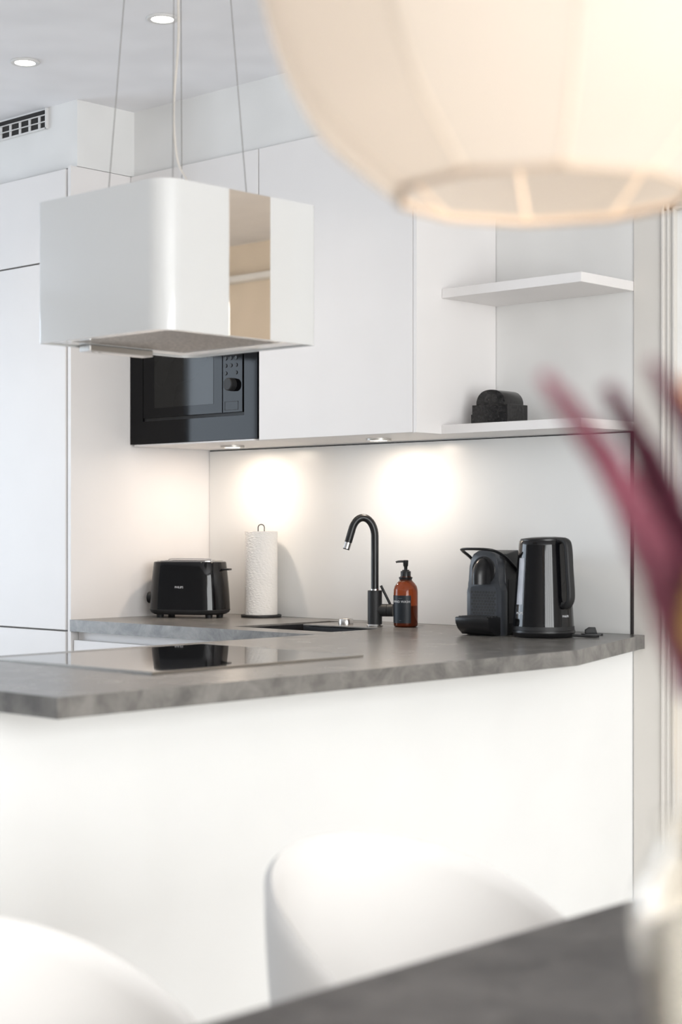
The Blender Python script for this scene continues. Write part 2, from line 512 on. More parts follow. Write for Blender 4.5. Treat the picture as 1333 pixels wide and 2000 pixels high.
for z in (1.716, 1.694, 1.671):
    for x in (0.461, 0.484, 0.507):
        if z < 1.68 and 0.47 < x < 0.5: continue
        bm = NB(); lathe(bm, [(0.0, -0.0022), (0.0055, -0.0022), (0.0062, 0.0)], 12, (x, YF - 0.004, z), Matrix.Rotation(-PI / 2, 4, 'X'))
        obj('button', L(bm, t), 'black_plastic', cp, True)
bm = NB(); lathe(bm, [(0.0, 0.022), (0.0165, 0.022), (0.019, 0.020), (0.0205, 0.0), (0.0, 0.0)], 32, (0.490, YF - 0.004, 1.635), Matrix.Rotation(PI / 2, 4, 'X'))
obj('knob', L(bm, t), 'black_matte', cp, True)
bm = NB()
for (a, b, c, d) in ((0.456, 0.516, 1.5575, 1.559), (0.456, 0.516, 1.583, 1.5845), (0.456, 0.4575, 1.5575, 1.5845), (0.5145, 0.516, 1.5575, 1.5845)):
    box(bm, a, b, YF - 0.0046, YF - 0.003, c, d)
obj('door_button', L(bm, t), 'black_matte', cp)

# ------------------------------------------------------------------ backsplash, worktop, base cabinets
t = thing('backsplash', 'smooth white backsplash panel between worktop and wall cabinets', 'backsplash', (0.85, 0, WT))
obj('panel', L(box(NB(), 0.002, 1.692, -0.008, -0.0005, WT + 0.0005, 1.4570), t), 'splash_white', t)
o = obj('edge_trim', L(box(NB(), 1.6930, 1.6985, -0.0095, -0.0005, WT + 0.0005, 1.459), t), 'trim_dark', t); o['label'] = 'dark metal edge trim'
o = obj('shadow_joint', L(box(NB(), 0.002, 1.692, -0.006, -0.0005, 1.4570, 1.4595), t), 'black_matte', t); o['label'] = 'dark joint under the cabinets'

SX0, SX1, SY0, SY1 = 0.64, 1.03, -0.49, -0.085      # sink opening
PX = 1.925                                           # outer edge of the peninsula
bm = NB()
outer = [(0.0, -0.598), (1.075, -0.598), (1.075, -2.106), (PX, -2.106), (PX, -0.585), (1.735, -0.022), (1.735, -0.0003), (1.7, -0.0003), (0.0, -0.0003)]
z0, z1 = WT - 0.037, WT
def quadgrid():
    xs = sorted({0.0, SX0, SX1, 1.075}); ys = sorted({-0.598, SY0, SY1, -0.0003})
    cache = {}
    def V(x, y, z):
        k = (round(x, 5), round(y, 5), z)
        if k not in cache: cache[k] = bm.verts.new((x, y, z))
        return cache[k]
    for i in range(3):
        for j in range(3):
            if i == 1 and j == 1: continue
            for z in (z0, z1):
                bm.faces.new([V(xs[i], ys[j], z), V(xs[i + 1], ys[j], z), V(xs[i + 1], ys[j + 1], z), V(xs[i], ys[j + 1], z)])
    pen = [(1.075, -2.106), (PX, -2.106), (PX, -0.585), (1.735, -0.022), (1.735, -0.0045), (1.075, -0.0003), (1.075, SY1), (1.075, SY0), (1.075, -0.598)]
    for z in (z0, z1):
        bm.faces.new([V(x, y, z) for x, y in pen])
    ring = [(0.0, -0.598), (SX0, -0.598), (SX1, -0.598), (1.075, -0.598), (1.075, -2.106), (PX, -2.106), (PX, -0.585), (1.735, -0.022), (1.735, -0.0045),
            (1.075, -0.0003), (SX1, -0.0003), (SX0, -0.0003), (0.0, -0.0003), (0.0, SY1), (0.0, SY0)]
    hole = [(SX0, SY0), (SX0, SY1), (SX1, SY1), (SX1, SY0)]
    for rg in (ring, hole):
        for k in range(len(rg)):
            a, b = rg[k], rg[(k + 1) % len(rg)]
            bm.faces.new([V(*a, z0), V(*b, z0), V(*b, z1), V(*a, z1)])
quadgrid()
bmesh.ops.recalc_face_normals(bm, faces=bm.faces)
tag(obj('worktop', bm, 'worktop_stone'), 'grey stone-look worktop running along the wall and out over the peninsula', 'worktop')

t = thing('base_cabinet', 'white base cabinet under the sink run, beside the tall cabinet', 'cabinet', (0.53, -0.3, 0))
obj('body', L(box(NB(), 0.004, 0.63, -0.553, -0.012, 0.08, 0.872), t), 'cabinet_white', t)
obj('body', L(box(NB(), 0.63, 1.07, -0.553, -0.012, 0.08, 0.68), t), 'cabinet_white', t)
obj('plinth', L(box(NB(), 0.004, 1.07, -0.53, -0.51, 0.0, 0.08), t), 'cabinet_white', t)
for x in (0.006, 0.540):
    obj('drawer_front', L(box(NB(), x, x + 0.53, -0.588, -0.568, 0.42, 0.846, 0.0015), t), 'cabinet_white', t)
    obj('drawer_front', L(box(NB(), x, x + 0.53, -0.588, -0.568, 0.085, 0.40, 0.0015), t), 'cabinet_white', t)
obj('grip_channel', L(box(NB(), 0.004, 1.07, -0.566, -0.553, 0.80, 0.872), t), 'cabinet_white', t)

t = thing('peninsula_cabinet', 'large white peninsula base panel below the grey worktop, behind the chairs', 'cabinet', (1.4, -1.1, 0))
obj('body', L(box(NB(), 1.10, 1.676, -2.04, -0.612, 0.08, 0.872), t), 'cabinet_white', t)
obj('back_panel', L(box(NB(), 1.677, 1.695, -2.062, -0.001, 0.0, 0.872, 0.001), t), 'panel_white', t)
obj('end_panel', L(box(NB(), 1.09, 1.676, -2.062, -2.042, 0.0, 0.872, 0.001), t), 'cabinet_white', t)
obj('plinth', L(box(NB(), 1.13, 1.15, -2.04, -0.62, 0.0, 0.08), t), 'cabinet_white', t)

# ------------------------------------------------------------------ cooktop
t = thing('cooktop', 'black glass cooktop lying on the peninsula worktop under the hood', 'cooktop', (1.43, -1.395, WT))
bm = NB(); prism(bm, rrect(-0.265, 0.265, -0.305, 0.305, 0.004, 3), 0.0003, 0.0045, 'xy', 0.0006)
obj('glass', bm, 'cooktop_glass', t)
bm = NB()
for (a, b, c, d) in ((-0.2685, -0.2655, -0.3085, 0.3085), (0.2655, 0.2685, -0.3085, 0.3085), (-0.2655, 0.2655, -0.3085, -0.3055), (-0.2655, 0.2655, 0.3055, 0.3085)):
    box(bm, a, b, c, d, 0.0003, 0.0048)
obj('steel_frame', bm, 'steel_rim', t)

# ------------------------------------------------------------------ sink, tap, plug
t = thing('sink', 'black inset sink basin in the worktop, in front of the tap', 'sink', (0.835, -0.29, WT))
bm = NB()
zs = 0.20
w = 0.012
box(bm, SX0 + 0.001, SX0 + w, SY0 + 0.001, SY1 - 0.001, WT - zs, WT - 0.004)
box(bm, SX1 - w, SX1 - 0.001, SY0 + 0.001, SY1 - 0.001, WT - zs, WT - 0.004)
box(bm, SX0 + w, SX1 - w, SY0 + 0.001, SY0 + w, WT - zs, WT - 0.004)
box(bm, SX0 + w, SX1 - w, SY1 - w, SY1 - 0.001, WT - zs, WT - 0.004)
box(bm, SX0 + w, SX1 - w, SY0 + w, SY1 - w, WT - zs, WT - zs + 0.01)
obj('basin', L(bm, t), 'sink_composite', t)
bm = NB(); box(bm, 0.705, SX1 - 0.013, -0.268, SY1 - 0.014, WT - zs + 0.01, WT - 0.006)
o = obj('tap_ledge', L(bm, t), 'sink_composite', t); o['label'] = 'raised dark ledge that carries the tap'
bm = NB(); box(bm, 0.7045, SX1 - 0.0005, -0.2685, SY1 - 0.0135, WT - 0.004, WT + 0.0003, 0.001)
obj('ledge_top', L(bm, t), 'worktop_stone', o)
bm = NB(); lathe(bm, [(0, 0.001), (0.03, 0.001), (0.04, 0.004), (0.045, 0.001)], 24, (0.80, -0.385, WT - zs + 0.01))
obj('drain', L(bm, t), 'steel', t, True)

ZL = WT + 0.0004
bm = NB(); lathe(bm, [(0, 0), (0.0225, 0), (0.0225, 0.014), (0.0215, 0.0155), (0, 0.0155)], 32, (0.795, -0.178, ZL))
dk = obj('drain_knob', L(bm, t), 'steel', t, True); dk['label'] = 'low round brushed steel drain knob'
bm = NB(); lathe(bm, [(0, 0.0155), (0.016, 0.0155), (0.015, 0.0168), (0, 0.0168)], 32, (0.795, -0.178, ZL))
obj('cap', L(bm, t), 'steel_dark', dk, True)

FX, FY = 0.937, -0.205
t = thing('kitchen_tap', 'black kitchen tap with tall curved spout and side lever', 'tap', (FX, FY, ZL))
bm = NB(); lathe(bm, [(0, 0), (0.0235, 0), (0.0240, 0.003), (0.0225, 0.006), (0, 0.006)], 32)
obj('base_ring', bm, 'steel', t, True)
bm = NB(); lathe(bm, [(0, 0.006), (0.0212, 0.006), (0.0212, 0.104), (0.0202, 0.105), (0, 0.105)], 32)
obj('tap_body', bm, 'black_matte', t, True)
bm = NB(); lathe(bm, [(0, 0.105), (0.0126, 0.105), (0.0126, 0.109), (0, 0.109)], 24)
obj('collar', bm, 'steel', t, True)
sd = Vector((-0.66, -0.75, 0)).normalized()
RH, RV = 0.035, 0.055
zc = 0.263
path = [Vector((0, 0, 0.109)), Vector((0, 0, 0.2)), Vector((0, 0, zc - 0.02))]
for k in range(0, 17):
    a = math.radians(160 * k / 16)
    path.append(sd * (RH - RH * math.cos(a)) + Vector((0, 0, zc + RV * math.sin(a))))
end_dir = (path[-1] - path[-2]).normalized()
p_end = path[-1] + end_dir * 0.038
bm = NB(); tube(bm, path + [p_end], 0.0112, 20)
obj('spout', bm, 'black_plastic', t, True, angle=60)
bm = NB(); tube(bm, [p_end, p_end + end_dir * 0.019], 0.0108, 20)
ae = obj('aerator', bm, 'steel', t, True)
bm = NB(); tube(bm, [p_end + end_dir * 0.0185, p_end + end_dir * 0.0215], 0.0095, 20)
obj('nozzle', bm, 'black_matte', ae, True)
hd = Vector((0.85, 0.53, 0)).normalized()
bm = NB(); tube(bm, [Vector((0, 0, 0.047)) + hd * 0.006, Vector((0, 0, 0.047)) + hd * 0.036], 0.0185, 24)
obj('valve_housing', bm, 'black_matte', t, True)
bm = NB(); tube(bm, [Vector((0, 0, 0.047)) + hd * 0.0372, Vector((0, 0, 0.047)) + hd * 0.054], 0.0185, 24)
lv = obj('lever_hub', bm, 'black_matte', t, True)
bm = NB(); tube(bm, [Vector((0, 0, 0.062)) + hd * 0.047, Vector((0, 0, 0.119)) + hd * 0.018], 0.0038, 12)
obj('lever', bm, 'black_plastic', lv, True)

# ------------------------------------------------------------------ soap bottle
BX, BY = 1.022, -0.165
t = thing('soap_bottle', 'amber hand wash bottle with black pump and black label beside the tap', 'bottle', (BX, BY, ZL))
prof = [(0, 0), (0.030, 0), (0.0345, 0.003), (0.0355, 0.008), (0.0355, 0.098), (0.0350, 0.108), (0.0325, 0.118), (0.0265, 0.127), (0.0195, 0.134), (0.0170, 0.140), (0.0165, 0.147)]
bm = NB(); lathe(bm, prof + [(0.0, 0.147)], 40)
obj('glass_body', bm, 'amber_glass', t, True, angle=60)
bm = NB(); lathe(bm, [(0, 0.002), (0.0328, 0.004), (0.0335, 0.010), (0.0335, 0.062), (0, 0.062)], 40)
o = obj('liquid', bm, 'soap', t, True); o['label'] = 'brown liquid soap'
bm = NB(); lathe(bm, [(0.0168, 0.134), (0.0200, 0.142), (0.0200, 0.145), (0.0150, 0.145)], 32)
obj('neck_ring', bm, 'black_plastic', t, True)
bm = NB(); lathe(bm, [(0, 0.145), (0.0150, 0.145), (0.0150, 0.161), (0.0145, 0.162), (0.0108, 0.163), (0.0100, 0.166), (0, 0.166)], 32)
pc = obj('pump_collar', bm, 'black_plastic', t, True)
bm = NB(); lathe(bm, [(0, 0.166), (0.0052, 0.166), (0.0052, 0.174), (0.0072, 0.178), (0.0080, 0.1935), (0.0060, 0.1945), (0, 0.1945)], 24)
obj('pump_head', bm, 'black_plastic', t, True)
nd = Vector((-0.73, -0.68, 0)).normalized()
bm = NB(); tube(bm, spline([Vector((0, 0, 0.190)), nd * 0.012 + Vector((0, 0, 0.1905)), nd * 0.024 + Vector((0, 0, 0.1895)), nd * 0.0285 + Vector((0, 0, 0.1875))], 4), [0.0034] * 8 + [0.003] * 5, 10)
obj('nozzle', bm, 'black_plastic', t, True)
az_l = math.atan2(-0.728, 0.685) - math.radians(35)        # label faces left of the camera
bm = NB()
rl = 0.0360
cols = []
for i in range(25):
    a = az_l + math.radians(-58 + 116 * i / 24)
    cols.append([bm.verts.new((rr * math.cos(a), rr * math.sin(a), z)) for (rr, z) in ((rl, 0.012), (rl, 0.092), (rl - 0.0006, 0.092), (rl - 0.0006, 0.012))])
for c0, c1 in zip(cols, cols[1:]):
    for k in range(4):
        bm.faces.new((c0[k], c1[k], c1[(k + 1) % 4], c0[(k + 1) % 4]))
bm.faces.new(cols[0]); bm.faces.new(cols[-1][::-1])
lab = obj('label', bm, 'label_black', t, True)
text_on_cyl('HAND WASH', 0.0094, 0.0361, az_l + 0.12, 0.074, lab, 'print_white', spacing=1.05)
text_on_cyl('-----', 0.0075, 0.0361, az_l + 0.12, 0.0845, lab, 'print_grey')
text_on_cyl('---', 0.0065, 0.0361, az_l + 0.12, 0.020, lab, 'print_grey')

# ------------------------------------------------------------------ paper towel
RX, RY = 0.331, -0.082
t = thing('paper_towel_holder', 'black paper towel holder with round base and wire loop', 'holder', (RX, RY, WT + 0.0003))
bm = NB(); lathe(bm, [(0, 0), (0.064, 0), (0.0655, 0.002), (0.0655, 0.007), (0.064, 0.0085), (0, 0.0085)], 48)
obj('base', bm, 'black_matte', t, True)
cdir = Vector((0.728, 0.685, 0))
lp = [Vector((0, 0, 0.0085)) - cdir * 0.010, Vector((0, 0, 0.27)) - cdir * 0.010, Vector((0, 0, 0.289)) - cdir * 0.0102]
for k in range(1, 8):
    a = PI * k / 8
    lp.append(Vector((0, 0, 0.289 + 0.0102 * math.sin(a))) - cdir * (0.0102 * math.cos(a)))
lp += [Vector((0, 0, 0.289)) + cdir * 0.0102, Vector((0, 0, 0.27)) + cdir * 0.010, Vector((0, 0, 0.0085)) + cdir * 0.010]
bm = NB(); tube(bm, lp, 0.0016, 8)
obj('wire_loop', bm, 'black_matte', t, True)
t = thing('paper_towel_roll', 'white embossed paper towel roll standing on the black holder', 'paper roll', (RX, RY, WT + 0.0091))
bm = NB()
n, m_ = 96, 60
rings = []
for j in range(m_ + 1):
    z = 0.268 * j / m_
    rings.append([bm.verts.new(((0.0525 + 0.0006 * math.sin(i * 1.7 + j * 2.1) * math.sin(j * 1.3 + i * 0.31)) * math.cos(2 * PI * i / n),
                                (0.0525 + 0.0006 * math.sin(i * 1.7 + j * 2.1) * math.sin(j * 1.3 + i * 0.31)) * math.sin(2 * PI * i / n), z)) for i in range(n)])
inn = [[bm.verts.new((0.019 * math.cos(2 * PI * i / n), 0.019 * math.sin(2 * PI * i / n), z)) for i in range(n)] for z in (0.0, 0.268)]
for a, b in list(zip(rings, rings[1:])) + [(inn[0], rings[0]), (rings[-1], inn[1]), (inn[1], inn[0])]:
    for i in range(n):
        bm.faces.new((a[i], a[(i + 1) % n], b[(i + 1) % n], b[i]))
obj('paper', bm, 'paper', t, True, angle=60)
bm = NB(); lathe(bm, [(0.0188, 0.001), (0.0188, 0.2675), (0.0172, 0.2675), (0.0172, 0.001), (0.0188, 0.001)], 32)
obj('core', bm, 'fabric_rim', t, True)

# ------------------------------------------------------------------ toaster
t = thing('toaster', 'glossy black toaster in the corner beside the paper towel roll', 'toaster', (0.158, -0.235, WT + 0.0003), math.radians(25))
def loft(bm, secs):
    rs = [[bm.verts.new((x, y, z)) for x, y in poly] for poly, z in secs]
    n = len(rs[0])
    for a, b in zip(rs, rs[1:]):
        for i in range(n): bm.faces.new((a[i], a[(i + 1) % n], b[(i + 1) % n], b[i]))
    bm.faces.new(rs[0][::-1]); bm.faces.new(rs[-1])
    return bm
def ts(k, r=0.060): return rrect(-0.128 * k, 0.128 * k, -0.078 * k, 0.078 * k, r * k, 8)
bm = NB(); loft(bm, [(ts(1.0), 0.026), (ts(0.995), 0.045), (ts(0.975), 0.085), (ts(0.945), 0.13), (ts(0.905), 0.175), (ts(0.895), 0.1785), (ts(0.86), 0.180)])
body = obj('body', bm, 'black_gloss', t, True, angle=50)
bm = NB(); loft(bm, [(ts(0.88), 0.010), (ts(0.97), 0.016), (ts(1.005), 0.025), (ts(1.0), 0.0262)])
obj('base', bm, 'black_matte', t, True)
for x in (-0.085, 0.085):
    for y in (-0.045, 0.045):
        bm = NB(); lathe(bm, [(0, 0), (0.011, 0), (0.012, 0.010), (0, 0.010)], 16, (x, y, 0))
        obj('foot', bm, 'black_matte', t, True)
bm = NB(); prism(bm, rrect(-0.100, 0.100, -0.060, 0.060, 0.03, 6), 0.180, 0.1825)
tp = obj('top_plate', bm, 'steel', t)
for y in (-0.027, 0.027):
    bm = NB(); prism(bm, rrect(-0.072, 0.072, y - 0.014, y + 0.014, 0.005, 3), 0.1824, 0.1832)
    obj('slot', bm, 'dark_gap', tp)
bm = NB(); tube(bm, spline([(-0.075, 0.0, 0.181), (-0.068, 0.0, 0.1872), (0.0, 0.0, 0.1880), (0.068, 0.0, 0.1872), (0.075, 0.0, 0.181)], 5), 0.0016, 8)
obj('warming_rack', bm, 'steel', t, True)
bm = NB(); box(bm, 0.112, 0.140, -0.016, 0.016, 0.152, 0.158, 0.0025)
obj('lever', bm, 'black_plastic', t, True)
bm = NB(); lathe(bm, [(0, -0.004), (0.017, -0.004), (0.019, 0.0), (0.0185, 0.012), (0.016, 0.014), (0, 0.014)], 28, (-0.128, -0.012, 0.062), Matrix.Rotation(-PI / 2, 4, 'Y'))
obj('dial', bm, 'black_plastic', t, True)
th = math.atan2(0.078 * 0.07, 0.13)
text_on_plane('PHILIPS', 0.0094, (-0.006, -0.0752, 0.098), (1, 0, 0), (0, 0.06, 1), (0, -1, 0.06), body, 'print_white', spacing=1.0)

# ------------------------------------------------------------------ coffee machine
t = thing('coffee_machine', 'black capsule coffee machine with loop handle and hexagon grille, behind the kettle', 'coffee machine', (1.412, -0.185, WT + 0.0003), math.radians(4))
bm = NB()   # rear body, side profile extruded across the width
prof = [(-0.085, 0.0), (0.155, 0.0), (0.158, 0.06), (0.155, 0.205), (0.145, 0.214), (0.02, 0.226), (-0.03, 0.228), (-0.085, 0.218)]
prism(bm, prof, -0.050, 0.050, 'yz', 0.004, 2)
body = obj('body', bm, 'charcoal_plastic', t, True)
def front(k=1.0, dz=0.0):
    half = [(0.056, 0.0), (0.056, 0.115), (0.0545, 0.123), (0.048, 0.137), (0.046, 0.145), (0.046, 0.185), (0.043, 0.203), (0.034, 0.218), (0.018, 0.227), (0.0, 0.229)]
    pts = [(x * k, z) for x, z in half] + [(-x * k, z) for x, z in half[::-1][1:]]
    return pts
bm = NB(); prism(bm, front(), -0.118, -0.0855, 'xz', 0.003, 2)
fr = obj('front_panel', bm, 'machine_window_tint', t, True)
bm = NB(); lathe(bm, [(0, 0.003), (0.036, 0.003), (0.038, 0.0), (0, 0.0)], 40, (0, -0.118, 0.174), Matrix.Rotation(PI / 2, 4, 'X'))
obj('round_plate', bm, 'black_plastic', fr, True)
bm = NB()   # half-dome outlet cover
N = 20; rows = []
for j in range(13):
    v = j / 12
    z = 0.137 + 0.072 * v
    prof_r = math.sqrt(max(0.0, 1 - max(0, (v - 0.28) / 0.72) ** 2)) if v > 0.28 else 1.0
    rows.append([bm.verts.new((0.024 * prof_r * math.cos(PI * i / N), -0.121 - 0.040 * prof_r ** 1.4 * math.sin(PI * i / N), z)) for i in range(N + 1)])
for a, b in zip(rows, rows[1:]):
    for i in range(N): bm.faces.new((a[i], a[i + 1], b[i + 1], b[i]))
bm.faces.new(rows[0])
bmesh.ops.remove_doubles(bm, verts=bm.verts, dist=0.00001)
obj('outlet_cover', bm, 'black_plastic', t, True, angle=60)
bm = NB(); prism(bm, rrect(-0.043, 0.043, 0.030, 0.131, 0.011, 5), -0.1192, -0.1165, 'xz')
gr = obj('grille_plate', bm, 'machine_window_tint', t)
bm = NB()
sp = 0.0092
for j in range(11):
    for i in range(9):
        x = -0.037 + sp * i + (sp / 2 if j % 2 else 0); z = 0.035 + j * sp * 0.87
        if x > 0.040: continue
        if z > 0.122 and abs(x) > 0.034: continue
        lathe(bm, [(0, 0.0006), (0.0036, 0.0006), (0.0036, -0.001)], 6, (x, -0.1192, z), Matrix.Rotation(PI / 2, 4, 'X'))
o = obj('grille_holes', bm, 'dark_gap', gr); o['kind'] = 'stuff'
bm = NB()   # drip tray
prof = [(-0.178, 0.046), (-0.176, 0.034), (-0.166, 0.018), (-0.146, 0.003), (-0.10, 0.0), (-0.10, 0.050), (-0.176, 0.050)]
prism(bm, prof, -0.054, 0.054, 'yz', 0.004, 2)
dt = obj('drip_tray', bm, 'black_plastic', t, True)
bm = NB()
for k in range(4): box(bm, -0.046, 0.046, -0.170 + 0.014 * k, -0.164 + 0.014 * k, 0.0495, 0.0525)
obj('tray_grid', bm, 'black_matte', dt)
hp = [(0.0555, -0.015, 0.160), (0.0575, -0.06, 0.186), (0.0575, -0.105, 0.212), (0.053, -0.140, 0.226), (0.038, -0.160, 0.231), (0.0, -0.166, 0.232)]
hp = hp + [(-x, y, z) for x, y, z in hp[::-1][1:]]
bm = NB(); tube(bm, spline(hp, 5), 0.0058, 10, True, 0.6)
obj('lever_handle', bm, 'black_plastic', t, True, angle=60)
for s in (-1, 1):
    obj('side_cover', box(NB(), min(s * 0.0505, s * 0.0525), max(s * 0.0505, s * 0.0525), -0.075, 0.15, 0.03, 0.150, 0.001), 'black_matte', t)

# ------------------------------------------------------------------ kettle and its base
KX, KY = 1.576, -0.245
t = thing('power_stand', 'black round power stand under the glossy kettle', 'kettle stand', (KX, KY, WT + 0.0003))
bm = NB(); lathe(bm, [(0, 0), (0.075, 0), (0.079, 0.003), (0.0845, 0.013), (0.0835, 0.0185), (0, 0.0185)], 56)
obj('disc', bm, 'black_plastic', t, True)
cdp = spline([(0.078, 0.02, 0.006), (0.10, 0.035, 0.0045), (0.125, 0.045, 0.0042), (0.135, 0.06, 0.0042)], 5)
bm = NB(); tube(bm, cdp, 0.0036, 8)
obj('power_cord', bm, 'black_matte', t, True)
rzk = math.atan2(-0.728, 0.685)               # local +x axis points to the camera
t = thing('kettle', 'tall glossy black electric kettle with large handle on the worktop', 'kettle', (KX, KY, WT + 0.0190), rzk)
bm = NB(); lathe(bm, [(0, 0), (0.0805, 0), (0.0815, 0.004), (0.0805, 0.016), (0.0775, 0.060), (0.0735, 0.120), (0.0690, 0.180), (0.0655, 0.225), (0.0645, 0.234), (0.0625, 0.236), (0, 0.236)], 64)
kb = obj('body', bm, 'black_gloss', t, True, angle=50)
bm = NB(); lathe(bm, [(0.0615, 0.2355), (0.0615, 0.240), (0.0585, 0.2425), (0.030, 0.2455), (0, 0.246)], 48)
bmesh.ops.rotate(bm, cent=(0, 0, 0.2355), matrix=Matrix.Rotation(math.radians(1.5), 3, 'X'), verts=bm.verts)
obj('lid', bm, 'black_plastic', t, True)
bm = NB(); lathe(bm, [(0.0818, 0.0005), (0.0824, 0.0005), (0.0816, 0.0105), (0.0806, 0.0105)], 56)
obj('foot_ring', bm, 'black_matte', kb, True)
ha = math.radians(37)                          # handle direction: right of the camera line
hdv = Vector((math.cos(ha), math.sin(ha), 0))
hs = Vector((-math.sin(ha), math.cos(ha), 0))
hpth = spline([hdv * 0.050 + Vector((0, 0, 0.238)), hdv * 0.080 + Vector((0, 0, 0.236)), hdv * 0.092 + Vector((0, 0, 0.220)), hdv * 0.097 + Vector((0, 0, 0.160)),
               hdv * 0.102 + Vector((0, 0, 0.104)), hdv * 0.100 + Vector((0, 0, 0.080)), hdv * 0.086 + Vector((0, 0, 0.064)), hdv * 0.072 + Vector((0, 0, 0.070))], 6)
bm = NB()
prev = None
for i, p in enumerate(hpth):
    tdir = (hpth[min(i + 1, len(hpth) - 1)] - hpth[max(i - 1, 0)]).normalized()
    nrm = hs.cross(tdir).normalized()
    hw, hh = 0.0115, 0.0072
    if i > len(hpth) - 8: hw = 0.0105
    ring = []
    for k in range(16):
        a = 2 * PI * k / 16
        c, s_ = math.cos(a), math.sin(a)
        ring.append(bm.verts.new(p + hs * (hw * math.copysign(abs(c) ** 0.6, c)) + nrm * (hh * math.copysign(abs(s_) ** 0.6, s_))))
    if prev:
        for k in range(16): bm.faces.new((prev[k], prev[(k + 1) % 16], ring[(k + 1) % 16], ring[k]))
    else: bm.faces.new(ring[::-1])
    prev = ring
bm.faces.new(prev)
obj('handle', bm, 'black_matte', t, True, angle=50)
# spout beak on the far side of the handle
bm = NB()
sp0 = -hdv
for_v = [(-0.5, 0.19), (0.5, 0.19)]
pts = [sp0 * 0.060 + hs * (-0.024) + Vector((0, 0, 0.233)), sp0 * 0.060 + hs * 0.024 + Vector((0, 0, 0.233)), sp0 * 0.081 + Vector((0, 0, 0.236)), sp0 * 0.0625 + Vector((0, 0, 0.195)), sp0 * 0.048 + Vector((0, 0, 0.233))]
V = [bm.verts.new(p) for p in pts]
for f in ((0, 2, 3), (2, 1, 3), (0, 4, 2), (4, 1, 2), (0, 3, 4), (1, 4, 3)): bm.faces.new([V[i] for i in f])
obj('spout', bm, 'black_gloss', t)
# water level window, left of the camera line
def kr(z): return 0.0805 - (z - 0.016) * 0.0705
wa = math.radians(-62)
bm = NB(); cols = []
for i in range(7):
    a = wa + math.radians(-9 + 18 * i / 6)
    cols.append([bm.verts.new(((kr(z) + dr_) * math.cos(a), (kr(z) + dr_) * math.sin(a), z)) for (z, dr_) in ((0.068, 0.0012), (0.190, 0.0012), (0.190, -0.001), (0.068, -0.001))])
for c0, c1 in zip(cols, cols[1:]):
    for k in range(4): bm.faces.new((c0[k], c1[k], c1[(k + 1) % 4], c0[(k + 1) % 4]))
bm.faces.new(cols[0]); bm.faces.new(cols[-1][::-1])
ww = obj('water_gauge', bm, 'water_window', kb, True); ww['label'] = 'pale grey water level window'
text_on_cyl('PHILIPS', 0.0088, kr(0.045) + 0.0004, math.radians(-60), 0.045, kb, 'print_white', slope=-0.0705)
text_on_cyl('PHILIPS', 0.0075, kr(0.038) + 0.0004, math.radians(40), 0.038, kb, 'print_white', slope=-0.0705)

t = thing('power_plug', 'black power plug lying on the worktop right of the kettle', 'plug', (1.634, -0.105, WT + 0.0003), math.radians(40))
t.scale = (0.86, 0.86, 1.0)
bm = NB(); prism(bm, rrect(-0.034, 0.034, -0.016, 0.016, 0.012, 5), 0.0, 0.0045, 'xy', 0.001)
obj('plate', bm, 'black_plastic', t)
bm = NB(); prism(bm, [(-0.022, 0.0045), (0.016, 0.0045), (0.010, 0.021), (-0.010, 0.021), (-0.022, 0.014)], -0.011, 0.011, 'xz', 0.002)
obj('plug_head', bm, 'black_matte', t)

# ------------------------------------------------------------------ black arched holder on the shelf
t = thing('coaster_holder', 'black stone holder with arched top on the lower white shelf', 'holder', (1.337, -0.125, 1.4863), math.radians(3))
bm = NB(); box(bm, -0.060, 0.060, -0.050, 0.050, 0.0, 0.0555, 0.0015)
hb = obj('box', bm, 'granite_black', t)
obj('side_step', box(NB(), -0.0665, -0.0605, -0.046, 0.046, 0.0, 0.030, 0.001), 'granite_black', t)
pts = [(0.0485, 0.0556)]
for k in range(1, 20):
    a = PI * k / 20
    pts.append((0.0485 * math.copysign(abs(math.cos(a)) ** 0.85, math.cos(a)), 0.0556 + 0.041 * math.sin(a) ** 0.85))
pts.append((-0.0485, 0.0556))
bm = NB(); prism(bm, pts, -0.046, 0.046, 'xz', 0.001)
obj('arched_core', bm, 'granite_black', t, True, angle=25)

# ------------------------------------------------------------------ extractor hood
HX0, HX1, HY0, HY1, HZ0, HZ1 = 1.246, 1.665, -1.645, -1.203, 1.600, 1.907
HC = (1.461, -1.429)
t = thing('extractor_hood', 'white box extractor hood with mirrored strip hanging on wires over the cooktop', 'hood', (HC[0], HC[1], HZ0))
out = rrect(HX0, HX1, HY0, HY1, [0.012, 0.045, 0.012, 0.050], 10)
inn = rrect(HX0 + 0.004, HX1 - 0.004, HY0 + 0.004, HY1 - 0.004, [0.009, 0.041, 0.009, 0.046], 10)
bm = NB()
n = len(out)
a = [bm.verts.new((x, y, HZ0)) for x, y in out]; b = [bm.verts.new((x, y, HZ1)) for x, y in out]
c = [bm.verts.new((x, y, HZ1)) for x, y in inn]; d = [bm.verts.new((x, y, HZ0)) for x, y in inn]
for i in range(n):
    j = (i + 1) % n
    for p, q in ((a, b), (b, c), (c, d), (d, a)): bm.faces.new((p[i], p[j], q[j], q[i]))
obj('shell', L(bm, t), 'hood_white', t, True, angle=30)
inn2 = rrect(HX0 + 0.0045, HX1 - 0.0045, HY0 + 0.0045, HY1 - 0.0045, [0.008, 0.040, 0.008, 0.045], 10)
bm = NB(); prism(bm, inn2, HZ1 - 0.012, HZ1 - 0.004)
obj('top_plate', L(bm, t), 'hood_white', t)
